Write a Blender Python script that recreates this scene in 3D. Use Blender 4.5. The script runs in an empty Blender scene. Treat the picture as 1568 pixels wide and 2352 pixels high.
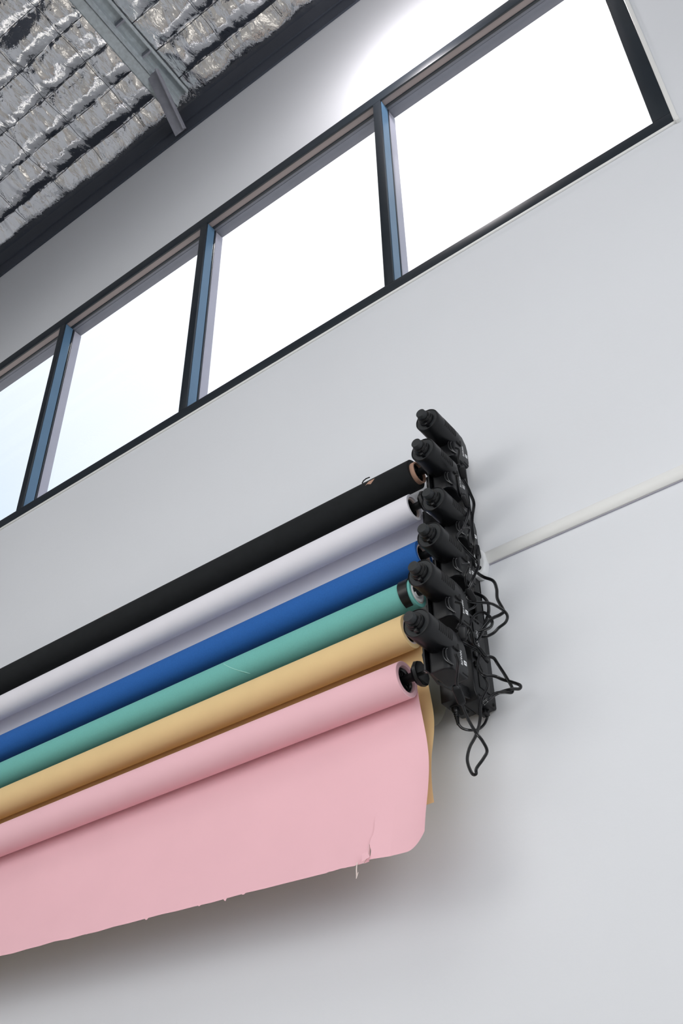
import bpy, bmesh, math, random
from mathutils import Vector, Matrix, noise
random.seed(7)
S = bpy.context.scene
COL = S.collection
PI = math.pi
# ------------------------------------------------------------------ materials
def lin(c):
    c /= 255.0
    return c / 12.92 if c <= 0.04045 else ((c + 0.055) / 1.055) ** 2.4
def rgb(r, g, b): return (lin(r), lin(g), lin(b), 1)
def mat(name, col, rough=.5, metal=0, nscale=0, namp=.06, bump=0, bscale=200, spec=.5, emis=None, estr=0):
    m = bpy.data.materials.new(name); m.use_nodes = True
    nt = m.node_tree; b = nt.nodes['Principled BSDF']
    b.inputs['Base Color'].default_value = col
    b.inputs['Roughness'].default_value = rough
    b.inputs['Metallic'].default_value = metal
    b.inputs['Specular IOR Level'].default_value = spec
    if emis:
        b.inputs['Emission Color'].default_value = emis; b.inputs['Emission Strength'].default_value = estr
    tc = nt.nodes.new('ShaderNodeTexCoord')
    if nscale:
        n = nt.nodes.new('ShaderNodeTexNoise'); n.inputs['Scale'].default_value = nscale; n.inputs['Detail'].default_value = 4
        nt.links.new(tc.outputs['Object'], n.inputs['Vector'])
        r = nt.nodes.new('ShaderNodeValToRGB')
        r.color_ramp.elements[0].position = .3; r.color_ramp.elements[1].position = .7
        r.color_ramp.elements[0].color = tuple(max(0, c * (1 - namp)) for c in col[:3]) + (1,)
        r.color_ramp.elements[1].color = tuple(min(1, c * (1 + namp)) for c in col[:3]) + (1,)
        nt.links.new(n.outputs['Fac'], r.inputs['Fac']); nt.links.new(r.outputs['Color'], b.inputs['Base Color'])
    if bump:
        n2 = nt.nodes.new('ShaderNodeTexNoise'); n2.inputs['Scale'].default_value = bscale; n2.inputs['Detail'].default_value = 5
        nt.links.new(tc.outputs['Object'], n2.inputs['Vector'])
        bp = nt.nodes.new('ShaderNodeBump'); bp.inputs['Strength'].default_value = bump; bp.inputs['Distance'].default_value = .002
        nt.links.new(n2.outputs['Fac'], bp.inputs['Height']); nt.links.new(bp.outputs['Normal'], b.inputs['Normal'])
    return m
M = dict(
    wall=mat('wall_paint', rgb(223, 225, 229), .75, nscale=1.3, namp=.02, bump=.12, bscale=90, spec=.2),
    floor=mat('floor_concrete', rgb(196, 192, 186), .6, nscale=3),
    white_paint=mat('white_trim_paint', rgb(232, 232, 230), .5, nscale=5, namp=.02),
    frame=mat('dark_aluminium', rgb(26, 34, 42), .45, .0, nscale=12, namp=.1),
    frame2=mat('shaded_aluminium', rgb(108, 112, 124), .5, .0, nscale=12, namp=.05),  # shade under the outer head put in as a darker grey
    reveal=mat('sky_lit_aluminium', rgb(80, 112, 140), .4, .0, nscale=12, namp=.05),  # sky light on the mullion sides, put into the colour as blue
    rear=mat('pale_outer_aluminium', rgb(172, 170, 182), .5, nscale=12, namp=.04),
    soffit=mat('brown_grey_aluminium', rgb(138, 128, 128), .5, nscale=12, namp=.05),
    steel=mat('galvanised_steel', rgb(196, 206, 210), .55, 0, nscale=60, namp=.12),
    steel2=mat('dull_brace_steel', rgb(160, 162, 172), .6, .2, nscale=40, namp=.1),
    beam=mat('dark_eave_steel', rgb(62, 68, 80), .7, 0, nscale=5, namp=.1),
    wire=mat('dark_wire', rgb(70, 75, 82), .5, .6, nscale=50),
    plastic=mat('black_plastic', rgb(14, 15, 18), .4, nscale=300, namp=.1, bump=.05, bscale=900, spec=.28),
    plastic2=mat('black_plastic_satin', rgb(11, 12, 14), .34, nscale=200, namp=.1, spec=.35),
    grain=mat('grained_black_plastic', rgb(27, 31, 34), .5, nscale=500, namp=.25, bump=.3, bscale=1200),
    slot=mat('dark_slot', rgb(5, 5, 6), .9, nscale=100),
    metalb=mat('black_bracket_steel', rgb(17, 18, 20), .5, .0, nscale=30, namp=.1),
    chrome=mat('bright_steel', rgb(215, 215, 215), .22, 1, nscale=80, namp=.05),
    cable=mat('black_cable_rubber', rgb(14, 15, 18), .32, nscale=150, namp=.1),
    print=mat('white_print', rgb(235, 236, 238), .6, nscale=100, namp=.02),
    black_paper=mat('black_paper', rgb(27, 29, 31), .85, nscale=40, namp=.1, spec=.25),
    white_paper=mat('white_paper', rgb(229, 227, 234), .85, nscale=20, namp=.01, spec=.2),
    blue_paper=mat('blue_paper', rgb(44, 98, 170), .85, nscale=300, namp=.06, spec=.2),
    teal_paper=mat('teal_paper', rgb(114, 183, 176), .85, nscale=300, namp=.03, spec=.2),
    tan_paper=mat('tan_paper', rgb(228, 198, 146), .85, nscale=20, namp=.015, spec=.2),
    pink_paper=mat('pink_paper', rgb(238, 190, 198), .85, nscale=8, namp=.015, spec=.2),
    shade_grey_paper=mat('shade_grey_paper', rgb(146, 148, 146), .85, nscale=20, namp=.02, spec=.2),
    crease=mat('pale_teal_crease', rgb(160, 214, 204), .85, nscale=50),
    tan_core=mat('brown_cardboard', rgb(176, 138, 118), .8, nscale=80, namp=.06),
    pale_core=mat('pale_cardboard', rgb(214, 196, 190), .8, nscale=80, namp=.05),
    white_plastic=mat('white_plastic', rgb(228, 230, 232), .4, nscale=80, namp=.02),
    fibre=mat('torn_paper_fibre', rgb(238, 222, 216), .9, nscale=80, namp=.05),
)
def foil_mat():
    m = bpy.data.materials.new('silver_foil'); m.use_nodes = True
    nt = m.node_tree; b = nt.nodes['Principled BSDF']
    b.inputs['Base Color'].default_value = (.93, .935, .95, 1); b.inputs['Metallic'].default_value = 1
    b.inputs['Roughness'].default_value = .09
    tc = nt.nodes.new('ShaderNodeTexCoord')
    mp = nt.nodes.new('ShaderNodeMapping'); mp.inputs['Scale'].default_value = (1.0, .35, 1)
    n = nt.nodes.new('ShaderNodeTexNoise'); n.inputs['Scale'].default_value = 60; n.inputs['Detail'].default_value = 3; n.inputs['Distortion'].default_value = 1.2
    v = nt.nodes.new('ShaderNodeTexVoronoi'); v.inputs['Scale'].default_value = 28; v.feature = 'SMOOTH_F1'
    a = nt.nodes.new('ShaderNodeMath'); a.operation = 'ADD'
    bp = nt.nodes.new('ShaderNodeBump'); bp.inputs['Strength'].default_value = .30; bp.inputs['Distance'].default_value = .007
    L = nt.links.new
    L(tc.outputs['Object'], mp.inputs['Vector']); L(mp.outputs['Vector'], n.inputs['Vector']); L(mp.outputs['Vector'], v.inputs['Vector'])
    L(n.outputs['Fac'], a.inputs[0]); L(v.outputs['Distance'], a.inputs[1]); L(a.outputs[0], bp.inputs['Height']); L(bp.outputs['Normal'], b.inputs['Normal'])
    return m
M['foil'] = foil_mat()
def glass_mat():
    m = bpy.data.materials.new('window_glass'); m.use_nodes = True
    nt = m.node_tree; nt.nodes.clear()
    o = nt.nodes.new('ShaderNodeOutputMaterial'); t = nt.nodes.new('ShaderNodeBsdfTransparent'); g = nt.nodes.new('ShaderNodeBsdfGlossy')
    g.inputs['Roughness'].default_value = .02; t.inputs['Color'].default_value = (.985, .99, 1, 1)
    mx = nt.nodes.new('ShaderNodeMixShader'); L = nt.links.new; mx.inputs[0].default_value = .04
    L(t.outputs[0], mx.inputs[1]); L(g.outputs[0], mx.inputs[2]); L(mx.outputs[0], o.inputs[0])
    return m
M['glass'] = glass_mat()

# ------------------------------------------------------------------ helpers
class MB:
    """collects boxes, tubes, lathes and grids; build() links them as ONE mesh object"""
    def __init__(s): s.v = []; s.f = []; s.sm = []
    def add(s, vs, fs, smooth=False):
        o = len(s.v); s.v += [Vector(v) for v in vs]; s.f += [tuple(i + o for i in f) for f in fs]; s.sm += [smooth] * len(fs); return s
    def box(s, a, b):
        x0, y0, z0 = a; x1, y1, z1 = b
        vs = [(x0,y0,z0),(x1,y0,z0),(x1,y1,z0),(x0,y1,z0),(x0,y0,z1),(x1,y0,z1),(x1,y1,z1),(x0,y1,z1)]
        return s.add(vs, [(0,3,2,1),(4,5,6,7),(0,1,5,4),(1,2,6,5),(2,3,7,6),(3,0,4,7)])
    def lathe(s, prof, axis, n=40, c=(0,0,0)):
        """prof: (t along axis, radius)"""
        vs = []; c = Vector(c)
        for t, r in prof:
            for k in range(n):
                a = 2*PI*k/n
                if axis == 'x': p = (t, r*math.cos(a), r*math.sin(a))
                elif axis == 'y': p = (r*math.sin(a), t, r*math.cos(a))
                else: p = (r*math.cos(a), r*math.sin(a), t)
                vs.append(c + Vector(p))
        fs = []
        for i in range(len(prof)-1):
            for k in range(n):
                k2 = (k+1) % n; fs.append((i*n+k, i*n+k2, (i+1)*n+k2, (i+1)*n+k))
        s.add(vs, fs, True)
        return s
    def tube(s, pts, r, n=8, flat=1.0, up=(0,0,1), cap=True):
        pts = [Vector(p) for p in pts]; vs = []; prev = None
        for i, p in enumerate(pts):
            t = (pts[min(i+1, len(pts)-1)] - pts[max(i-1, 0)]).normalized()
            u = prev - t*prev.dot(t) if prev else Vector(up) - t*Vector(up).dot(t)
            if u.length < 1e-4: u = t.orthogonal()
            u.normalize(); w = t.cross(u); prev = u
            for k in range(n):
                a = 2*PI*k/n; vs.append(p + u*(r*flat*math.cos(a)) + w*(r*math.sin(a)))
        fs = []
        for i in range(len(pts)-1):
            for k in range(n):
                k2 = (k+1) % n; fs.append((i*n+k, i*n+k2, (i+1)*n+k2, (i+1)*n+k))
        if cap: fs += [tuple(range(n))[::-1], tuple((len(pts)-1)*n+k for k in range(n))]
        return s.add(vs, fs, True)
    def prism(s, poly, axis, t0, t1):
        n = len(poly)
        def P(t, p): return {'x': (t, p[0], p[1]), 'y': (p[0], t, p[1]), 'z': (p[0], p[1], t)}[axis]
        vs = [P(t0, p) for p in poly] + [P(t1, p) for p in poly]
        fs = [tuple(range(n))[::-1], tuple(range(n, 2*n))] + [(i, (i+1) % n, n+(i+1) % n, n+i) for i in range(n)]
        return s.add(vs, fs)
    def grid(s, rows, smooth=True):
        nr, nc = len(rows), len(rows[0]); vs = [p for r in rows for p in r]
        fs = [(i*nc+j, i*nc+j+1, (i+1)*nc+j+1, (i+1)*nc+j) for i in range(nr-1) for j in range(nc-1)]
        return s.add(vs, fs, smooth)
    def build(s, name, m, parent=None, origin=None, bevel=0, seg=2, fix=True):
        me = bpy.data.meshes.new(name)
        org = Vector(origin) if origin is not None else Vector((0,0,0))
        me.from_pydata([v - org for v in s.v], [], s.f)
        me.polygons.foreach_set('use_smooth', s.sm)
        bm = bmesh.new(); bm.from_mesh(me)
        if fix: bmesh.ops.recalc_face_normals(bm, faces=bm.faces)
        if bevel:
            es = [e for e in bm.edges if len(e.link_faces) == 2 and e.calc_face_angle(0) > .6]
            bmesh.ops.bevel(bm, geom=es, offset=bevel, segments=seg, affect='EDGES', clamp_overlap=True, profile=.5)
        for e in bm.edges:
            e.smooth = not (len(e.link_faces) == 2 and e.calc_face_angle(0) > .7)
        bm.to_mesh(me); bm.free()
        if bevel: me.polygons.foreach_set('use_smooth', [True]*len(me.polygons))
        me.materials.append(m)
        o = bpy.data.objects.new(name, me); COL.objects.link(o)
        if origin is not None and parent is None: o.location = org
        if parent is not None: o.parent = parent
        return o
def tag(o, label=None, cat=None, group=None, kind=None):
    if label: o['label'] = label
    if cat: o['category'] = cat
    if group: o['group'] = group
    if kind: o['kind'] = kind
    return o
def empty(name, loc, label=None, cat=None, group=None, kind=None):
    o = bpy.data.objects.new(name, None); o.empty_display_size = .03; COL.objects.link(o); o.location = loc
    return tag(o, label, cat, group, kind)
def smooth_path(pts, n=8):
    """Catmull-Rom through pts"""
    P = [Vector(p) for p in pts]; P = [P[0]*2-P[1]] + P + [P[-1]*2-P[-2]]; out = []
    for i in range(1, len(P)-2):
        a, b, c, d = P[i-1:i+3]
        for k in range(n):
            t = k/n
            out.append(.5*((2*b) + (c-a)*t + (2*a-5*b+4*c-d)*t*t + (3*b-a-3*c+d)*t**3))
    out.append(P[-2]); return out
def text_mesh(body, size, m, name, parent, mtx):
    cu = bpy.data.curves.new(name, 'FONT'); cu.body = body; cu.size = size; cu.align_x = 'CENTER'; cu.align_y = 'CENTER'; cu.extrude = .0002; cu.offset = 0
    t = bpy.data.objects.new('tmp', cu); COL.objects.link(t)
    dg = bpy.context.evaluated_depsgraph_get(); me = bpy.data.meshes.new_from_object(t.evaluated_get(dg))
    bpy.data.objects.remove(t); bpy.data.curves.remove(cu)
    me.transform(mtx); me.materials.clear(); me.materials.append(m); me.name = name
    o = bpy.data.objects.new(name, me); COL.objects.link(o); o.parent = parent; return o

# ------------------------------------------------------------------ camera
CAM = Vector((0, -1.6, 1.6)); F = 2428.6
R = ((0.79584832, 0.60532748, -0.01428616), (-0.39927122, 0.50690802, -0.76395468), (-0.45520099, 0.61369610, 0.64511174))
cd = bpy.data.cameras.new('camera'); cam = bpy.data.objects.new('camera', cd); COL.objects.link(cam)
cd.sensor_fit = 'VERTICAL'; cd.sensor_height = 36; cd.lens = F*36/2352; cd.clip_start = .05
rx, ry, rz = (Vector(R[0]), -Vector(R[1]), -Vector(R[2]))
rot = Matrix((rx, ry, rz)).transposed()
cam.matrix_world = Matrix.Translation(CAM) @ rot.to_4x4()
S.camera = cam
def at(px, py, Y):
    """point of the plane y = Y seen at a pixel of the photograph"""
    q = (px-784, py-1176, F)
    d = Vector([sum(R[k][i]*q[k] for k in range(3)) for i in range(3)])
    return CAM + d*((Y - CAM.y)/d.y)

# ------------------------------------------------------------------ room shell
XL, XR, YB, ZT = -5.2, 3.2, -6.5, 6.32
WX0, WX1, WZ0, WZ1 = -4.26, -.149, 3.99, 5.085     # window opening
w = MB()
w.box((XL, 0, 0), (XR, .086, WZ0)); w.box((XL, 0, WZ1), (XR, .086, ZT)); w.box((XL, 0, WZ0), (WX0, .086, WZ1)); w.box((WX1, 0, WZ0), (XR, .086, WZ1))
tag(w.build('wall_back', M['wall']), 'white painted wall with high strip window', 'wall', kind='structure')
tag(MB().box((XL-.1, YB, 0), (XL, .14, ZT)).build('wall_left', M['wall']), kind='structure')
tag(MB().box((XR, YB, 0), (XR+.1, .14, ZT)).build('wall_right', M['wall']), kind='structure')
tag(MB().box((XL-.1, YB-.1, 0), (XR+.1, YB, ZT)).build('wall_front', M['wall']), kind='structure')
tag(MB().box((XL-.1, YB-.1, -.1), (XR+.1, .14, 0)).build('floor', M['floor']), kind='structure')
tag(MB().box((XL-.1, YB-.1, ZT), (XR+.1, .14, ZT+.08)).build('ceiling', M['steel2']), 'metal roof deck above the silver foil', 'ceiling', kind='structure')

# eave strip along the wall head
tag(MB().box((XL, -.008, 5.883), (XR, 0, 6.21)).box((XL, -.014, 5.98), (XR, -.008, 5.99)).build('trim_1', M['beam']), 'dark steel eave strip along the top of the white wall', 'eave strip', kind='structure')

tag(MB().box((XL, -1.37, 4.95), (XR, -1.25, 4.965)).box((XL, -1.314, 4.965), (XR, -1.306, 5.98)).box((XL, -1.37, 5.98), (XR, -1.25, 6.0)).build('shade_beam', M['beam']), 'added unseen dark beam that shades the top of the window wall', 'beam', kind='structure')  # beam added out of view to cast soft shade on the upper wall
# foil blanket: pillows between the mesh wires
FZ = 6.13
def rise(y): return .1*min(-y, 1.25)
PIT, PITX = .148, .275
def foil_z(x, y):
    ph = (-y - .12)/PIT; k = math.floor(ph); u = ph - k
    px = (x + 2.235)/PITX; kx = math.floor(px); ux = px - kx
    sag = .0165*math.sin(PI*u**.85) * (.72 + .28*math.sin(PI*ux)**.7)
    amp = 1 + .45*noise.noise(Vector((k*3.1, kx*1.7, 2)))
    wr = .0050*noise.noise(Vector((x*20, y*7, k*1.3))) + .0022*noise.noise(Vector((x*47, y*17, k*2.7))) + .0013*noise.noise(Vector((x*95, y*20, k*1.9))) + .0007*noise.noise(Vector((x*130, y*70, 4)))
    cr = abs(noise.noise(Vector((x*13 + k*5, y*5, 7)))); wr += .005*(cr - .3)
    seam = math.exp(-(min(u, 1-u)/.12)**2); wr += seam*.0035*noise.noise(Vector((x*60, k*2.2, 9)))
    big = .010*noise.noise(Vector((x*3, y*4, 1)))
    edge = min(1, max(0, -y/.10)); pw = min(1, max(0, (abs(x + 2.01) - .062)/.07)); pw = pw*pw*(3 - 2*pw)
    wr += .007*noise.noise(Vector((x*8, y*13, 11 + k*.7)))
    return FZ + rise(y) - pw*(sag*amp + (wr + big)*edge) + .001
xs = [XL + .001 + i*.12 for i in range(int((-3.6-XL)/.12)+1)]
xs = [x for x in xs if x < -3.56] + [-3.56 + i*.0075 for i in range(int((2.36)/.0075)+1)]
x = xs[-1]
while x < XR - .13: x += .12; xs.append(x)
ys = [-.001 - i*.0065 for i in range(int(1.0/.0065)+1)]
y = ys[-1]
while y > YB + .13: y -= .12; ys.append(y)
fo = MB().grid([[Vector((x, y, foil_z(x, y))) for x in xs] for y in ys]).build('insulation_foil', M['foil'])
tag(fo, 'crinkled silver foil insulation sagging under the roof', 'insulation', kind='structure')
# wire mesh that holds the foil: one safety mesh
wm = empty('safety_mesh', (-2.3, -.6, FZ-.02), 'thin wire grid holding up the silver ceiling foil', 'wire mesh')
wires = []
for i in range(-5, 6):
    xx = -2.235 + PITX*i
    wires.append([(xx + .004*math.sin(q*1.7+i), -.06 - q*.05, FZ + rise(-.06 - q*.05) - .020 + .003*math.sin(q*2.1+i*2)) for q in range(24)])
for p in wires:
    o = MB().tube(p, .0013, 5).build('wire', M['wire'], wm, origin=wm.location)
for k in range(7):
    yy = -.12 - PIT*k
    o = MB().tube([(-3.7 + q*.1, yy + .003*math.sin(q+k), FZ + rise(yy) - .004 + .002*math.sin(q*1.3+k)) for q in range(27)], .0012, 5).build('wire', M['wire'], wm, origin=wm.location)

# purlin
pz0, pz1 = 6.03, 6.125
pu = empty('roof_purlin', (-2.035, -.06, pz0), 'galvanised steel roof purlin running from the wall across the silver foil', 'purlin')
def pitched(m, segs=((-.06, -1.25), (-1.25, YB+.05))):
    for v in m.v: v.z += rise(v.y)
    return m
def run(m, x0, z0, x1, z1):
    for y1, y0 in ((-.06, -1.25), (-1.25, YB+.05)): m.box((x0, y0, z0), (x1, y1, z1))
p = MB(); run(p, -2.062, pz0, -2.008, pz0+.004); run(p, -2.012, pz0, -2.008, pz1); run(p, -2.062, pz0, -2.058, pz0+.018); run(p, -2.008, pz0+.045, -2.003, pz0+.055)
pitched(p).build('web', M['steel'], pu, origin=pu.location)
p = MB(); run(p, -2.062, pz1-.004, -1.955, pz1); run(p, -1.959, pz1-.03, -1.955, pz1)
pitched(p).build('top_flange', M['steel'], pu, origin=pu.location)
for k in range(5):
    yy = -.30 - .16*k
    pitched(MB().box((-2.007, yy, pz0+.05), (-1.956, yy+.008, pz1-.002))).build('stiffener', M['steel2'], pu, origin=pu.location)
a0, a1 = Vector((-1.995, -.235, 6.06)), Vector((-2.022, -.012, 5.905))
br = MB(); dd = (a1-a0).normalized(); sx = Vector((1,0,0)); nn = dd.cross(sx).normalized(); hw = .031
vs = [a+sx*i*hw+nn*j*.004 for a in (a0, a1) for i, j in ((-1,-1),(1,-1),(1,1),(-1,1))]
br.add(vs, [(0,1,2,3),(4,5,6,7),(0,1,5,4),(1,2,6,5),(2,3,7,6),(3,0,4,7)])
br.add([v for v in [a+sx*i*.003+sx*hw+nn*j for a in (a0, a1) for i, j in ((-1,0),(1,0),(1,.026),(-1,.026))]], [(0,1,2,3),(4,5,6,7),(0,1,5,4),(1,2,6,5),(2,3,7,6),(3,0,4,7)])
tag(br.build('angle_brace', M['steel2'], origin=a1, bevel=.001), 'short sloping steel brace between purlin end and white wall', 'brace')

# ------------------------------------------------------------------ window
wi = empty('window_1', (-2.2, 0, WZ0), 'long dark framed strip window of five panes under the eave', 'window', kind='structure')
O = wi.location
IZ0, IZ1 = 4.032, 5.033
cols = [(-.985, -.196), (-1.793, -1.017), (-2.587, -1.826), (-3.39, -2.617), (-4.21, -3.42)]
fr = MB()
fr.box((WX0, -.004, WZ0), (WX1, .046, IZ0)); fr.box((WX0, -.004, IZ1), (WX1, .004, WZ1)); fr.box((-.196, -.004, IZ0), (WX1, .046, IZ1)); fr.box((WX0, -.004, IZ0), (-4.21, .046, IZ1))
fr.box((WX0, .026, IZ1), (WX1, .036, WZ1))
fr.build('window_frame', M['frame'], wi, origin=O, bevel=.002)
MB().box((WX0, .004, IZ1+.004), (WX1, .026, WZ1)).build('head_lining', M['soffit'], wi, origin=O)
rf0 = MB().box((WX0, .036, IZ1+.006), (WX1, .085, WZ1)).build('outer_head', M['frame2'], wi, origin=O)
rf = MB().box((WX0, .048, WZ0), (WX1, .085, IZ0-.005)).box((-.19, .048, IZ0), (WX1, .085, IZ1))
rf.build('outer_frame', M['rear'], wi, origin=O)
for a, b in ((-1.017, -.985), (-1.826, -1.793), (-2.617, -2.587), (-3.42, -3.39)):
    mu = MB().box((a, -.004, IZ0), (b-.001, .046, IZ1)).box((a, .040, IZ0), (b+.0015, .046, IZ1)).build('mullion', M['frame'], wi, origin=O, bevel=.0015)
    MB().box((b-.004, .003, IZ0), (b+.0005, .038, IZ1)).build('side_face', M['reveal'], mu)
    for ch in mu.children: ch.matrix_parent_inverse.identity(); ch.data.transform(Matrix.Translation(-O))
    rm = MB().box((a+.004, .050, IZ0-.02), (b-.001, .085, IZ1)).build('outer_mullion', M['rear'], wi, origin=O)
for a, b in cols:
    MB().box((a-.004, .0465, IZ0-.006), (b+.004, .0485, IZ1+.006)).build('glass_pane', M['glass'], wi, origin=O)
bead = MB()
bead.box((WX0, -.005, WZ0-.008), (WX1+.012, 0, WZ0)); bead.box((WX1, -.005, WZ0), (WX1+.012, 0, WZ1)); bead.box((WX1+.004, -.012, WZ0-.012), (WX1+.014, 0, WZ0+.004))
tag(bead.build('trim_2', M['white_paint'], bevel=.0015), 'thin white sealant bead round the window opening', 'trim', kind='structure')

# white half-round conduit on the wall
cz = 2.953
co = empty('wall_conduit', (-.818, 0, cz), 'white rounded cable trunking running right along the wall behind motors', 'cable trunking')
prof = [(-.0, -.016), (-.005, -.016), (-.0105, -.011), (-.013, -.002), (-.0125, .006), (-.009, .014), (0, .018)]
n = len(prof); c = MB()
c.add([(x, y, cz+z) for x in (-.812, XR-.01) for y, z in prof], [(i, i+1, n+i+1, n+i) for i in range(n-1)] + [tuple(range(n))], False)
c.build('trunking', M['white_paint'], co, origin=co.location, bevel=.002, seg=3)
MB().box((-.812, -.004, cz-.0178), (XR-.01, -.0005, cz-.0168)).build('base_strip', M['rear'], co, origin=co.location)
ec = MB().prism([(-.842,cz+.018),(-.812,cz+.018),(-.805,cz+.008),(-.803,cz-.02),(-.809,cz-.043),(-.82,cz-.05),(-.842,cz-.045)], 'y', -.022, 0)
ec.build('end_cap', M['white_plastic'], co, origin=co.location, bevel=.004, seg=3)
MB().lathe([(-.0245, 0), (-.0245, .0045), (-.0215, .0055)], 'y', 16, (-.8175, 0, cz-.031)).build('screw', M['plastic2'], co, origin=co.location)

# ------------------------------------------------------------------ wall bracket
ROLLS = [  # name, axis Y, axis Z, outer radius, end X
    ('black', -.0783, 3.2015, .0360, -.918), ('white', -.1068, 3.0805, .0310, -.911), ('blue', -.0805, 2.9655, .0345, -.913),
    ('teal', -.1102, 2.8545, .0318, -.917), ('tan', -.1525, 2.7372, .0349, -.913), ('pink', -.1788, 2.6174, .0354, -.912)]
MOT = [(-.195, 3.216), (-.224, 3.106), (-.198, 2.989), (-.227, 2.878), (-.270, 2.761), (-.296, 2.637)]
bk = empty('wall_bracket', (-.865, 0, 2.62), 'black steel wall bracket carrying the six motors and paper rolls', 'bracket')
OB = bk.location
b = MB().box((-.893, -.006, 2.66), (-.831, 0, 3.245)); b.box((-.893, -.028, 2.66), (-.888, 0, 3.235)); b.box((-.836, -.028, 2.66), (-.831, 0, 3.245))
b.build('back_plate', M['metalb'], bk, origin=OB, bevel=.001)
for (nm, ry_, rz_, rr, ex), (ty, mz) in zip(ROLLS, MOT):
    lo = max(rz_-.052, 2.612)
    poly = [(-.004, lo), (-.004, rz_+.022), (ry_+.03, rz_-.010), (ry_+.008, rz_-.012), (ry_, rz_-.006), (ry_-.012, rz_-.006), (ry_-.026, rz_+.012), (ry_-.040, rz_+.016), (ry_-.046, rz_+.004), (ry_-.04, rz_-.02), (ry_, max(rz_-.05, lo-.03))]
    MB().prism(poly, 'x', -.848, -.843).build('hook_arm', M['metalb'], bk, origin=OB, bevel=.001)
    if nm not in ('pink', 'tan'): MB().prism([(-.004, lo), (-.004, rz_+.012), (ry_+.022, rz_-.001), (ry_+.022, rz_-.045)], 'x', -.906, -.900).build('hook_arm', M['metalb'], bk, origin=OB, bevel=.001)
# ------------------------------------------------------------------ paper rolls
LEN = 2.72
def torn(x): return .004*noise.noise(Vector((x*30, 1, 0))) + .0025*noise.noise(Vector((x*120, 5, 0)))
labels = dict(
    black=('black backdrop paper roll with tan cardboard core, topmost of the six rolls', 'black_paper'),
    white=('white backdrop paper roll hanging just below the black one', 'white_paper'),
    blue=('deep blue backdrop paper roll between the white and teal rolls', 'blue_paper'),
    teal=('teal green backdrop paper roll held by a black clip at its end', 'teal_paper'),
    tan=('sandy yellow backdrop paper roll above the pink one with loose sheet', 'tan_paper'),
    pink=('pale pink backdrop paper roll, lowest, with wide torn sheet hanging down', 'pink_paper'))
def on_roll(px, py, y0, z0, r):
    Y = y0 - r*1.02
    for i in range(400):
        p = at(px, py, Y)
        if (p.y-y0)**2 + (p.z-z0)**2 <= r*r: return p
        Y += r*.005
    a_ = math.atan2(p.z-z0, p.y-y0); return Vector((p.x, y0 - .73*r, z0 + .68*r))
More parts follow.
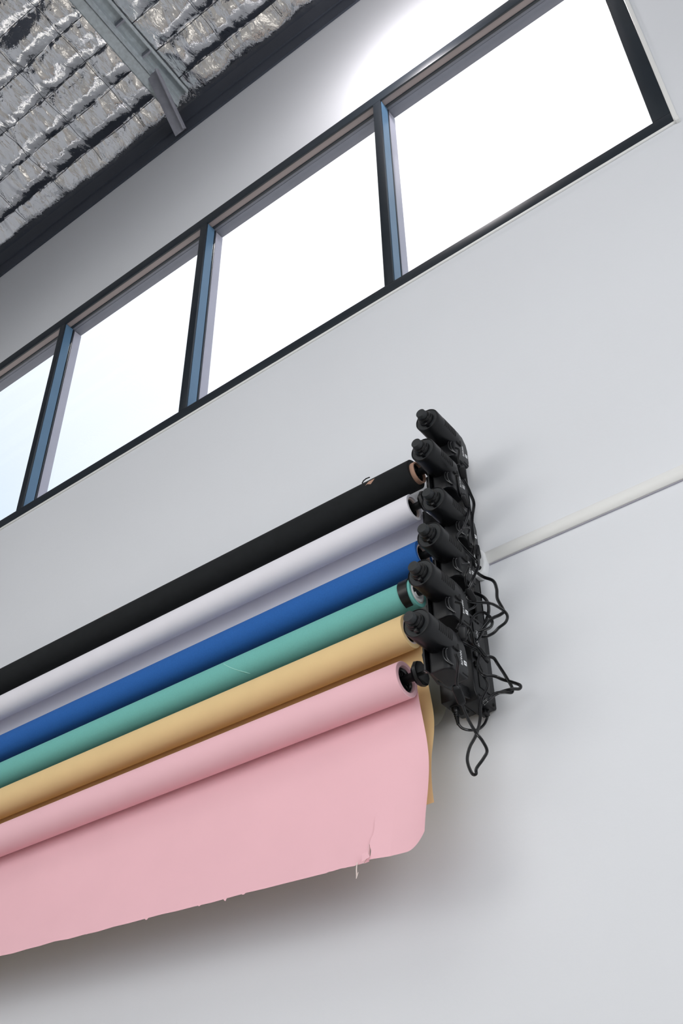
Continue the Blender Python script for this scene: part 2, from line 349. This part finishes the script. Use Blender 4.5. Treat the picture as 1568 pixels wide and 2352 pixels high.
for (nm, y0, z0, r, ex) in ROLLS:
    lab, mk = labels[nm]
    t = empty('paper_roll', (ex, y0, z0), lab, 'paper roll', 'backdrop paper rolls on the wall')
    ri = .0265 if r > .033 else .0245
    e1 = .0
    MB().lathe([(0, ri), (0, r-.0008), (-.0008, r), (-.02, r+.0001), (-LEN, r), (-LEN, ri), (0, ri)], 'x', 72).build('wound_paper', M[mk], t)
    cx0 = .010 if nm == 'black' else (-.004 if nm in ('white', 'pink') else -.001)
    MB().lathe([(cx0, ri-.0035), (cx0, ri-.0002), (-.3, ri-.0002), (-.3, ri-.0035), (cx0, ri-.0035)], 'x', 48).build('core_tube', M['chrome' if nm == 'pink' else 'tan_core' if nm == 'black' else 'pale_core'], t)
    if nm == 'black':
        for pts in (((838, 1116), (846, 1106), (860, 1099), (856, 1105), (851, 1112), (843, 1112)), ((272, 1396), (276, 1391), (288, 1387), (282, 1393))):
            q = [on_roll(px, py, y0, z0, r + .0006) - Vector((ex, y0, z0)) for px, py in pts]
            MB().add(q, [tuple(range(len(q)))]).build('paper_chip', M['tan_core'], t)
        MB().tube([(-.132,-.024,.0275),(-.128,-.024,.0335),(-.120,-.024,.036),(-.110,-.024,.0345)], .0014, 6).build('torn_scrap', M['black_paper'], t)
    # hanging sheets leave the back of the roll
    if nm in ('white', 'tan', 'pink'):
        yb = r - .0006
        rows = []; n = 40
        if nm == 'pink':
            def bot(x):
                X = x + ex
                zb = 2.3 + (min(0, X+.95))*-.043 + (torn(X)*.5 if X < -.97 else 0)
                c = max(0, x + .036)
                return zb - z0 + c*c*20
            def sx(x, v): return x + (.008*math.sin(PI*v) + .011*v*v)*max(0, 1 + x/.25)
            def sy(x, v, d): return -.003*math.sin(v*9 + .3) - .024*max(0, v-.72)**1.5*4*.7 + .007*math.sin(v*4.2) - .01*v
        elif nm == 'tan':
            def bot(x): return 2.393 - z0
            def sx(x, v): return x + (.013*math.exp(-((v-.56)/.24)**2) + .008*max(0, v-.72)/.28)*max(0, 1+x/.3)
            def sy(x, v, d): return .01*math.sin(v*5)
        else:
            def bot(x):
                return 2.80 - z0
            def sx(x, v): return x
            def sy(x, v, d): return .0355*(1 - (1 - min(1, v/.22))**2)
        xs_ = [-LEN + .01 + (LEN-.08)*i/60 for i in range(61)] + [-.07 + .0035*i for i in range(1, 21)]
        tear = None
        if nm == 'pink':
            TX = -1.018 - ex
            xs_ = [x for x in xs_ if abs(x-TX) > .012]
            more = [TX - .10 + .004*i for i in range(25)]
            xs_ = sorted([x for x in xs_ if not (TX-.105 < x < TX)] + [m_ for m_ in more if m_ < TX-.001])
        def col_pts(x, off=0, dropx=None):
            zb = bot(x); pts = []
            for i in range(n+1):
                v = i/n; z = .0*(1-v) + zb*v
                pts.append(Vector((sx(x, v) + (dropx(v) if dropx else 0), yb + sy(x, v, z) - (off(v) if off else 0), z)))
            return pts
        if nm == 'pink':
            tv = .72
            def wig(v): return .006*noise.noise(Vector((v*14, 3, 3))) + .016*(tv - .0 - v if v < tv else 0)*0 + .022*(.86 - v)*.6
            left = [col_pts(x) for x in xs_ if x < TX] + [col_pts(TX, None, lambda v: wig(v) - (0 if v < tv else .014*(v-tv)/(1-tv)*max(0, (v-.86)/.14)))]
            right = [col_pts(TX, (lambda v: 0 if v < tv else .007*(v-tv)/(1-tv) + .0016), lambda v: wig(v) + (0 if v < tv else .003*(v-tv)/(1-tv)))] + [col_pts(x) for x in xs_ if x > TX]
            sh = MB().grid(left).grid(right)
            so = sh.build('hanging_sheet', M[mk], t, fix=False)
            q = left[-1]; rq = right[0]
            lip = MB().tube([q[k] + Vector((0, -.0008, 0)) for k in range(int(n*.74), n+1)], .0007, 5, flat=.5)
            lip.build('torn_edge', M['fibre'], so)
            zt_ = q[-1].z
            MB().tube(smooth_path([q[-1]+Vector((-.012,-.002,.004)), q[-1]+Vector((-.0125,-.004,-.008)), q[-1]+Vector((-.013,-.003,-.018)), q[-1]+Vector((-.0115,-.006,-.024)), q[-1]+Vector((-.009,-.004,-.014))], 5), .0013, 6, flat=.4).build('torn_strip', M['fibre'], so)
            MB().add([rq[-1]+Vector((-.012,-.004,-.002)), rq[-1]+Vector((.004,-.002,.003)), rq[-1]+Vector((.0,-.004,.012)), rq[-1]+Vector((-.009,-.006,.010))], [(0,1,2,3)]).build('curled_flap', M['pink_paper'], so)
            for xx, hh in ((-1.345, .006), (-1.41, .003), (-1.30, .002), (-1.55, .003), (-1.72, .002)):
                zz = bot(xx-ex); yv = yb + sy(0, 1, 0)
                MB().add([(xx-ex-.004, yv, zz+.001), (xx-ex+.006, yv, zz+.001), (xx-ex+.003, yv-.001, zz-hh), (xx-ex-.001, yv-.001, zz-hh*.6)], [(0,1,2,3)]).build('torn_nib', M['pink_paper'], so)
        else:
            MB().grid([col_pts(x) for x in xs_]).build('hanging_sheet', M[mk], t, fix=False)
    if nm == 'teal':
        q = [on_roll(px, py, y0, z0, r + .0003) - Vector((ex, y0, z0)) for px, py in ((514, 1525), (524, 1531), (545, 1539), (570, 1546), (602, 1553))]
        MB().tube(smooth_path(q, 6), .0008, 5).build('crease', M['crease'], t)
        # snap-on clip, open at the back
        cl = []
        for i in range(25):
            a = math.radians(-75 + 275*i/24) # around X, from under to behind top
            yy, zz = -math.cos(a), math.sin(a)
            wdt = .010 + .004*math.sin(PI*i/24)
            cl.append([Vector((xx, yy*(r+dr), zz*(r+dr))) for xx, dr in ((-.014-wdt, .0006), (-.014-wdt, .003), (-.014+wdt*.7, .003), (-.014+wdt*.7, .0006), (-.014-wdt, .0006))])
        co_ = MB().grid(cl).build('clip_band', M['plastic2'])
        co_.name = 'roll_clip'; co_.location = (ex, y0, z0)
        tag(co_, 'glossy black snap clip gripping the teal roll end', 'clip')

# grey sheet added behind everything: shade on the white sheet's lower end as colour
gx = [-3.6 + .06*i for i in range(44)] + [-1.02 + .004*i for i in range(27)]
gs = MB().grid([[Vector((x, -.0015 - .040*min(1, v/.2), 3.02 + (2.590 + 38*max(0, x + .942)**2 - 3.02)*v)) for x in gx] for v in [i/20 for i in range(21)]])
tag(gs.build('shade_grey_sheet', M['shade_grey_paper'], origin=(-.93, -.04, 2.6), fix=False), 'added grey sheet coloured as the shaded white sheet end hanging behind the yellow sheet beside power supply', 'paper sheet')

# core plugs between roll and motor
plug_lab = dict(black='black ribbed core plug inside the tan core of the black roll', white='black core plug inside the end of the white roll',
    blue='black core plug at the end of the blue roll behind motors', teal='white core plug with black bar inside the teal roll',
    tan='black core plug at the end of the sandy yellow roll behind motors', pink='black core plug with round hand wheel beside the pink roll')
for (nm, y0, z0, r, ex) in ROLLS:
    t = empty('core_plug', (ex, y0, z0), plug_lab[nm], 'core plug', 'core plugs holding the paper rolls')
    rh = (.0265 if r > .033 else .0245) - .0036
    wm_ = M['white_plastic'] if nm == 'teal' else M['plastic2']
    hx = .004 if nm == 'black' else .001 if nm == 'teal' else -.008
    MB().lathe([(hx-.03, rh), (hx, rh), (hx, rh-.003), (hx-.004, rh-.004), (hx-.006, .010), (hx, .009), (hx, 0)], 'x', 40).build('hub', wm_, t)
    if nm == 'teal':
        MB().box((hx-.002, -rh+.002, -.003), (hx+.004, -.004, .003)).build('bar', M['plastic2'], t)
    else:
        for k in range(12):
            a = 2*PI*k/12; ca, sa = math.cos(a), math.sin(a)
            rib = MB(); w_ = .0009
            for q0, q1 in (((hx-.006, .009), (hx-.001, rh-.002)),):
                vs = []
                for xq in (hx-.006, hx-.0015):
                    for rad in (.009, rh-.003):
                        for s_ in (-w_, w_): vs.append((xq, ca*rad - sa*s_, sa*rad + ca*s_))
                rib.add(vs, [(0,1,3,2),(4,5,7,6),(0,1,5,4),(2,3,7,6),(0,2,6,4),(1,3,7,5)])
            rib.build('rib', M['plastic2'], t)
    sxx = -.833 - ex
    f0 = sxx - .060
    MB().lathe([(hx-.006, .0088), (.010, .0085), (f0, .0098), (f0+.004, .0125)], 'x', 32).build('neck', M['plastic2'], t)
    wl = MB(); N = 8; ring = []
    for tt, rr_ in ((f0, .010), (f0+.003, .0205), (f0+.009, .0255), (f0+.015, .0245), (f0+.016, .0222), (f0+.006, .0055), (f0+.006, 0)):
        ring.append([Vector((tt, rr_*(1-.05*(rr_ > .018)*abs(math.sin(N/2*2*PI*k/48)))*math.cos(2*PI*k/48), rr_*(1-.05*(rr_ > .018)*abs(math.sin(N/2*2*PI*k/48)))*math.sin(2*PI*k/48))) for k in range(49)])
    wl.grid(ring); wl.build('hand_wheel', M['plastic2'], t)
    MB().lathe([(f0+.002, .0038), (sxx+.002, .0038)], 'x', 20).build('shaft', M['chrome'], t)

# ------------------------------------------------------------------ motors
mlab = ['black drum motor above the black roll, topmost of the six motors', 'second black motor from the top, level with the black roll end',
        'third black motor from the top, beside the white roll end', 'fourth black motor from the top, in front of the blue roll end',
        'fifth black motor from the top, over the clipped teal roll end', 'lowest black motor, over the yellow roll end above pink roll']
MX = -.81
def make_motor():
    """origin on the motor axis at the tip face; -Y is the tip side"""
    t = empty('motor_drive', (0, 0, 0)); rm = .0280; ln = .094
    h = MB().lathe([(.0012, 0), (.0012, rm-.0026), (.0000, rm-.0022), (0.0003, rm-.0008), (.0015, rm), (.01, rm), (ln-.006, rm), (ln-.004, rm-.001), (ln-.004, rm-.0045), (ln+.004, rm-.006), (ln+.004, 0)], 'y', 64)
    h.build('motor_housing', M['plastic'], t)
    MB().lathe([(.0010, 0), (.0010, rm-.0030), (.0016, rm-.0026)], 'y', 48).build('end_disc', M['grain'], t)
    k = MB().lathe([(.001, .0172), (-.0065, .0168), (-.0075, .0160), (-.0075, .0150), (-.0125, .0148), (-.0135, .0140), (-.0135, .0112)], 'y', 40).build('knob', M['plastic2'], t)
    MB().lathe([(-.0133, .0112), (-.024, .0108), (-.0252, .0098), (-.0252, 0)], 'y', 36).build('knob_cap', M['grain'], k)
    MB().box((-.001, -.010, -.0235), (.006, .0012, -.0165)).build('latch', M['plastic2'], t, bevel=.001)
    v = MB()
    for i in range(8):
        yy = .030 + .0058*i; rows = []
        for q in range(13):
            a = math.radians(-22 + 72*q/12); rows.append([Vector((rm_*math.cos(a), y_, rm_*math.sin(a))) for rm_, y_ in ((rm-.0006, yy), (rm+.00025, yy), (rm+.00025, yy+.0030), (rm-.0006, yy+.003))])
        v.grid(rows)
    v.build('vent_slots', M['slot'], t)
    # gearbox: profile in the YZ plane, swept along X
    rings = []
    for z_, yf, ybk, ins in ((-.064, .070, .121, .003), (-.0628, .067, .125, .0005), (-.060, .066, .127, 0), (-.045, .066, .131, 0), (-.012, .066, .131, 0), (.004, .066, .127, 0), (.018, .066, .114, 0), (.024, .068, .100, .002)):
        x0, x1 = -.022+ins, .021-ins; q = []
        for cx, cy, rr, a0 in ((x1-.013, yf+.013, .013, -90), (x1-.003, ybk-.003, .003, 0), (x0+.003, ybk-.003, .003, 90), (x0+.006, yf+.006, .006, 180)):
            for j in range(7):
                an = math.radians(a0 + 15*j); q.append(Vector((cx + rr*math.cos(an), cy + rr*math.sin(an), z_)))
        rings.append(q + [q[0]])
    gm = MB().grid(rings); gm.add(rings[0][:-1], [tuple(range(28))]); gm.add(rings[-1][:-1], [tuple(range(28))])
    g = gm.build('gearbox', M['plastic'], t)
    MB().box((.0208, .108, -.0585), (.0216, .126, -.0560)).build('cover_groove', M['slot'], g)
    MB().box((-.029, .060, -.057), (-.0245, .104, .002)).build('side_plate', M['plastic2'], t, bevel=.001)
    MB().box((.012, ln-.012, -.018), (.0235, ln+.006, -.004)).build('notch', M['slot'], t)
    # two core lead looped over the front corner
    for off in (0, .0032):
        p = smooth_path([(.016-off, .078, -.020), (.0165-off, .066-off, -.027), (.0165-off, .0625-off, -.038), (.018-off, .065-off, -.050), (.0225-off*.3, .075-off, -.058)], 8)
        MB().tube(p, .0014, 6).build('lead', M['cable'], t)
    # lettering and badge on the right hand cover
    mx = Matrix.Translation((.0213, .108, -.026)) @ Matrix(((0,0,1,0),(0,1,0,0),(-1,0,0,0),(0,0,0,1)))
    text_mesh('NANLITE', .0074, M['print'], 'lettering', t, mx)
    bd = MB().box((.0209, .1165, -.0365), (.0214, .1250, -.0275)).build('badge', M['print'], t, bevel=.0002)
    MB().box((.0213, .1185, -.0335), (.0216, .1205, -.0305)).box((.0213, .1215, -.0325), (.0216, .1222, -.0315)).build('badge_mark', M['plastic2'], bd)
    return t
def copy_tree(o, parent=None):
    c = o.copy(); COL.objects.link(c)
    if parent: c.parent = parent
    for ch in list(o.children): copy_tree(ch, c)
    return c
proto = make_motor()
for i, (ty, mz) in enumerate(MOT):
    t = proto if i == 0 else copy_tree(proto)
    t.location = (MX, ty, mz); tag(t, mlab[i], 'motor', 'roll motors on the wall bracket')

# ------------------------------------------------------------------ control boxes
cb = empty('control_box', (-.845, 0, 2.599), 'long black control box with side sockets at the bracket foot', 'control box')
OC = cb.location
MB().prism([(-.012, 2.597), (0, 2.603), (0, 2.79), (-.07, 2.79), (-.078, 2.782), (-.078, 2.612), (-.068, 2.597)], 'x', -.863, -.828).build('casing', M['plastic'], cb, origin=OC, bevel=.003, seg=3)
MB().box((-.8285, -.060, 2.625), (-.8262, -.022, 2.775)).build('cover_panel', M['plastic2'], cb, origin=OC, bevel=.001)
for k in range(4):
    for yy in (-.070,):
        MB().box((-.829, yy, 2.665+.022*k), (-.8225, yy+.014, 2.677+.022*k)).build('socket', M['plastic2'], cb, origin=OC, bevel=.001)
v = MB()
for k in range(4):
    v.box((-.8278, -.066+.009*k, 2.605), (-.8268, -.061+.009*k, 2.608)); v.box((-.8278, -.066+.009*k, 2.780), (-.8268, -.061+.009*k, 2.783))
v.build('vent_slots', M['slot'], cb, origin=OC)
for yy, zz in ((-.012, 2.608), (-.012, 2.778), (-.050, 2.634), (-.034, 2.634)):
    MB().lathe([(-.829, 0), (-.829, .003), (-.8268, .003), (-.8268, 0)], 'x', 14, (0, yy, zz)).build('screw_hole', M['slot'], cb, origin=OC)
MB().box((-.852, -.03, 2.588), (-.838, -.012, 2.599)).build('foot', M['plastic2'], cb, origin=OC, bevel=.001)
RX = Matrix(((0,0,1,0),(0,1,0,0),(-1,0,0,0),(0,0,0,1)))
text_mesh('NANLITE', .010, M['print'], 'lettering', cb, Matrix.Translation(Vector((-.8259, -.050, 2.735)) - OC) @ RX)
ps = empty('power_supply', (-.872, 0, 2.6), 'squat black power supply box with white lettering beside control box', 'power supply')
OP = ps.location
MB().prism([(-.016, 2.601), (-.004, 2.607), (-.004, 2.70), (-.088, 2.70), (-.088, 2.601)], 'x', -.898, -.8655).build('casing', M['plastic2'], ps, origin=OP, bevel=.002)
MB().prism([(-.084, 2.612), (-.030, 2.612), (-.030, 2.69), (-.084, 2.69)], 'x', -.8655, -.8640).build('side_cover', M['plastic2'], ps, origin=OP, bevel=.0005)
text_mesh('NANLITE', .010, M['print'], 'lettering', ps, Matrix.Translation(Vector((-.8637, -.076, 2.652)) - OP) @ RX)
MB().box((-.89, -.07, 2.5995), (-.872, -.03, 2.6012)).build('inlet', M['slot'], ps, origin=OP)

# ------------------------------------------------------------------ cables
def cable(label, pts, r=.0019, flat=1.0, plugs=(), name='power_cable', twin=False, cat='cable'):
    """pts: (photo x, photo y, depth plane)"""
    P = smooth_path([at(*p) for p in pts], 7)
    o = empty(name, P[0], label, cat, 'loose black cables round the motors')
    if twin:
        for s_ in (-1, 1):
            Q = []
            for i, p in enumerate(P):
                tt = (P[min(i+1, len(P)-1)] - P[max(i-1, 0)]).normalized(); nn_ = tt.cross(Vector((-.45, .61, .65))).normalized()
                Q.append(p + nn_*(s_*r*.95))
            MB().tube(Q, r, 7).build('cord', M['cable'], o, origin=o.location)
    else:
        MB().tube(P, r, 8, flat=flat).build('cord', M['cable'], o, origin=o.location)
    for (a, b, wd, th, kind) in plugs:
        A, B = at(*a), at(*b); d = (B-A); L = d.length; d.normalize(); view = (A-CAM).normalized()
        u = d.cross(view).normalized(); wv = d.cross(u).normalized(); m_ = MB()
        if kind == 'box':
            secs = [(0, .55), (.12, .95), (.2, 1), (.8, 1), (.9, .9), (1, .5)]
            rows = []
            for tt, sc in secs:
                c_ = A + d*(L*tt); q = []
                for k in range(17):
                    an = 2*PI*k/16; cx, sy_ = math.cos(an), math.sin(an)
                    e = .45
                    q.append(c_ + u*(wd*sc*math.copysign(abs(cx)**e, cx)) + wv*(th*sc*math.copysign(abs(sy_)**e, sy_)))
                rows.append(q)
            m_.grid(rows); m_.add(rows[0][:16], [tuple(range(16))]); m_.add(rows[-1][:16], [tuple(range(16))])
            pl = m_.build('inline_switch', M['plastic'], o, origin=o.location)
            c0 = A + d*(L*.3) - wv*(th*1.0); c1 = A + d*(L*.75) - wv*(th*1.0)
            ri_ = MB().tube([c0 + u*wd*.55, c1 + u*wd*.55], .0007, 5).build('seam', M['slot'], pl); ri_.data.transform(Matrix.Translation(-o.location))
        else:
            m_.tube([A + d*(L*q) for q in (0, .35, .4, .45, .5, .55, .6, .65, .7, .75, 1)], wd, 12)
            for i, vv in enumerate(m_.v):
                s_i = i//12; sc = (1, 1, .82, .62, .74, .58, .70, .54, .62, .5, .42)[s_i] if s_i < 11 else 1
                cc = A + d*((vv-A).dot(d)); m_.v[i] = cc + (vv-cc)*sc
            m_.build('plug', M['plastic2'], o, origin=o.location)
    return o
cable('black cable running down past the upper motors to a wide loop on the white wall',
      [(1052, 1066, -.16), (1060, 1095, -.13), (1070, 1112, -.11), (1080, 1134, -.10), (1088, 1157, -.10), (1084, 1189, -.10), (1085, 1221, -.11), (1088, 1249, -.11), (1083, 1276, -.10), (1085, 1300, -.10), (1093, 1313, -.08), (1110, 1325, -.06), (1132, 1334, -.06), (1140, 1352, -.06), (1142, 1375, -.06), (1153, 1396, -.06), (1156, 1405, -.06), (1148, 1412, -.07), (1128, 1422, -.08), (1110, 1442, -.085), (1100, 1455, -.085)],
      .0017, twin=True, plugs=[((1058, 1068, -.15), (1066, 1100, -.13), .007, .006, 'box')])
cable('flat black cable making the broad outer loop right of the fourth motor',
      [(1097, 1270, -.085), (1099, 1290, -.11), (1096, 1306, -.12), (1083, 1335, -.13), (1073, 1358, -.13), (1069, 1372, -.13), (1080, 1382, -.12), (1121, 1385, -.08), (1140, 1392, -.07), (1158, 1404, -.06), (1165, 1416, -.06), (1160, 1430, -.06), (1145, 1442, -.07), (1133, 1454, -.075), (1118, 1461, -.085), (1103, 1462, -.09)],
      .0015, twin=True, plugs=[((1093, 1252, -.09), (1099, 1284, -.085), .006, .006, 'box')])
cable('thick black cord arching out from behind the fourth motor',
      [(1085, 1362, -.06), (1096, 1364, -.06), (1112, 1373, -.06), (1121, 1388, -.06), (1121, 1410, -.07), (1112, 1437, -.08), (1104, 1460, -.09), (1095, 1474, -.1), (1082, 1478, -.10), (1074, 1462, -.1), (1078, 1440, -.1)],
      .0033)
cable('thin round cable loop beside the fifth motor and above control box',
      [(1068, 1470, -.11), (1076, 1452, -.11), (1080, 1430, -.11), (1093, 1411, -.09), (1110, 1407, -.08), (1123, 1415, -.08), (1130, 1428, -.08), (1126, 1440, -.08), (1112, 1447, -.085), (1098, 1452, -.09)],
      .0016, twin=True)
cable('cable from the switch under the fifth motor crossing control box to the wall',
      [(1048, 1445, -.17), (1056, 1432, -.17), (1066, 1433, -.15), (1078, 1443, -.13), (1085, 1462, -.12), (1088, 1478, -.11), (1098, 1490, -.10), (1112, 1507, -.09), (1123, 1508, -.07), (1134, 1512, -.06), (1142, 1524, -.05), (1154, 1542, -.05), (1165, 1560, -.05), (1175, 1578, -.05), (1175, 1590, -.05), (1160, 1590, -.06), (1140, 1592, -.07), (1122, 1604, -.085), (1110, 1615, -.09)],
      .0016, twin=True, plugs=[((1061, 1436, -.18), (1063, 1473, -.17), .0078, .007, 'box')])
cable('cable with slim connector lying over the right edge of control box',
      [(1060, 1474, -.16), (1078, 1484, -.12), (1094, 1492, -.1), (1101, 1502, -.095), (1097, 1525, -.095), (1100, 1540, -.095), (1112, 1551, -.09), (1135, 1553, -.06), (1155, 1561, -.05), (1176, 1567, -.05), (1194, 1574, -.05), (1192, 1582, -.05), (1174, 1583, -.055), (1144, 1592, -.06), (1123, 1606, -.085), (1110, 1618, -.09)],
      .0016, twin=True, plugs=[((1098, 1488, -.09), (1123, 1522, -.08), .0048, .005, 'box')])
cable('long black cable hanging in a pointed loop below control box',
      [(1046, 1502, -.25), (1052, 1520, -.24), (1050, 1545, -.22), (1049, 1575, -.20), (1059, 1612, -.17), (1073, 1648, -.14), (1091, 1680, -.11), (1107, 1701, -.10), (1118, 1724, -.10), (1110, 1742, -.10), (1094, 1765, -.10), (1093, 1777, -.10), (1085, 1778, -.10), (1076, 1760, -.10), (1073, 1740, -.10), (1079, 1715, -.10), (1093, 1688, -.10), (1102, 1655, -.10), (1103, 1625, -.095), (1107, 1604, -.09), (1118, 1582, -.085), (1119, 1568, -.085), (1110, 1552, -.085), (1100, 1530, -.085), (1098, 1515, -.085)],
      .0015, twin=True, plugs=[((1045, 1574, -.20), (1062, 1618, -.17), .0078, .007, 'box')])
cable('black mains cord curving from plug under the power supply to control box',
      [(1043, 1618, -.06), (1050, 1655, -.065), (1059, 1671, -.06), (1077, 1677, -.05), (1098, 1675, -.03), (1112, 1663, -.015), (1119, 1646, -.01), (1120, 1630, -.02)],
      .0026, plugs=[((1043, 1617, -.06), (1052, 1664, -.065), .0072, .006, 'plug')])
cable('short black cable dropping from the second motor to a hanging switch',
      [(1047, 1090, -.17), (1051, 1118, -.15), (1055, 1138, -.13), (1064, 1145, -.12), (1075, 1160, -.11), (1076, 1172, -.11), (1072, 1190, -.12), (1062, 1215, -.14), (1048, 1236, -.16), (1068, 1262, -.14), (1092, 1287, -.11), (1098, 1300, -.11), (1090, 1320, -.12), (1080, 1350, -.12)],
      .0015, twin=True, plugs=[((1062, 1134, -.13), (1075, 1166, -.11), .006, .006, 'box')])
cable('short black cable hanging from the third motor to its connector',
      [(1062, 1215, -.16), (1077, 1216, -.14), (1075, 1232, -.14), (1079, 1255, -.12), (1092, 1252, -.10), (1086, 1278, -.10), (1092, 1305, -.10)],
      .0012, twin=True)
cable('short black cable hanging from the fourth motor to a dark switch',
      [(1060, 1296, -.18), (1077, 1298, -.16), (1068, 1325, -.16), (1072, 1348, -.14), (1080, 1362, -.12), (1092, 1378, -.10), (1090, 1392, -.10), (1080, 1399, -.12), (1055, 1412, -.16)],
      .0013, twin=True, plugs=[((1072, 1350, -.14), (1090, 1382, -.11), .0065, .006, 'box')])
cable('thin black cable hanging from the topmost motor past its gearbox',
      [(1045, 1028, -.17), (1054, 1034, -.16), (1052, 1055, -.15), (1056, 1072, -.14)],
      .0012, twin=True)
cable('thin black cable hanging from the fifth motor to a hanging switch',
      [(1044, 1382, -.22), (1058, 1388, -.21), (1060, 1410, -.19), (1056, 1432, -.18)],
      .0012, twin=True)

# ------------------------------------------------------------------ light
wd = bpy.data.worlds.new('sky'); S.world = wd; wd.use_nodes = True
nt = wd.node_tree; bg = nt.nodes['Background']
tc = nt.nodes.new('ShaderNodeTexCoord'); vm = nt.nodes.new('ShaderNodeVectorMath'); vm.operation = 'DOT_PRODUCT'
sd = Vector((-.62, 1.6, 3.5)).normalized(); vm.inputs[1].default_value = sd
mr = nt.nodes.new('ShaderNodeMapRange'); mr.inputs[1].default_value = .80; mr.inputs[2].default_value = .98
rp = nt.nodes.new('ShaderNodeValToRGB')
rp.color_ramp.elements[0].color = (.74, .87, 1.0, 1); rp.color_ramp.elements[1].color = (1.25, 1.25, 1.25, 1)
nt.links.new(tc.outputs['Generated'], vm.inputs[0]); nt.links.new(vm.outputs['Value'], mr.inputs[0]); nt.links.new(mr.outputs[0], rp.inputs[0])
sp = nt.nodes.new('ShaderNodeSeparateXYZ'); gt = nt.nodes.new('ShaderNodeMapRange'); gt.inputs[1].default_value = -.03; gt.inputs[2].default_value = .06
mg = nt.nodes.new('ShaderNodeMix'); mg.data_type = 'RGBA'; mg.inputs[6].default_value = (1.12, 1.08, 1.02, 1)
nt.links.new(tc.outputs['Generated'], sp.inputs[0]); nt.links.new(sp.outputs['Z'], gt.inputs[0]); nt.links.new(gt.outputs[0], mg.inputs[0]); nt.links.new(rp.outputs[0], mg.inputs[7])
nt.links.new(mg.outputs[2], bg.inputs[0]); bg.inputs[1].default_value = 1.05
def area(name, loc, target, sx, sy, power, col=(1,1,1), spread=180):
    l = bpy.data.lights.new(name, 'AREA'); l.shape = 'RECTANGLE'; l.size = sx; l.size_y = sy; l.energy = power; l.color = col; l.spread = math.radians(spread)
    o = bpy.data.objects.new(name, l); COL.objects.link(o); o.location = loc
    o.rotation_euler = (Vector(target)-Vector(loc)).to_track_quat('-Z', 'Z').to_euler(); return o
area('left_daylight', (-2.8, -4.6, 3.9), (-.7, 0, 3.0), 2.8, 1.8, 20, (1, .985, .96), 110)
area('front_daylight', (.8, -5.2, 2.4), (-.4, 0, 2.8), 4.5, 2.6, 27, (.94, .975, 1), 115)
area('right_daylight', (2.9, -2.7, 2.4), (-1.2, 0, 3.1), 2.4, 2.2, 39, (.97, .985, 1), 110)
area('room_fill', (-1.0, -4.2, 5.9), (-1.0, -3.9, 0), 5.0, 2.6, 62, (1, .98, .95), 130)  # overhead fill added to brighten the floor and the foil reflections
gl = bpy.data.lights.new('bloom_fill', 'POINT'); gl.energy = 12; gl.shadow_soft_size = .05; gl.color = (1, .95, .97)
go = bpy.data.objects.new('bloom_fill', gl); COL.objects.link(go); go.location = (-.79, -.24, 5.16)  # added lamp without fixture; its pool on the wall imitates lens bloom
sl = bpy.data.lights.new('sun', 'SUN'); sl.energy = 8; sl.angle = math.radians(.6); sl.color = (1, .95, .88)
so_ = bpy.data.objects.new('sun', sl); COL.objects.link(so_); so_.rotation_euler = sd.to_track_quat('Z', 'Y').to_euler()

S.view_settings.view_transform = 'Standard'
S.view_settings.look = 'None'
S.view_settings.exposure = 0
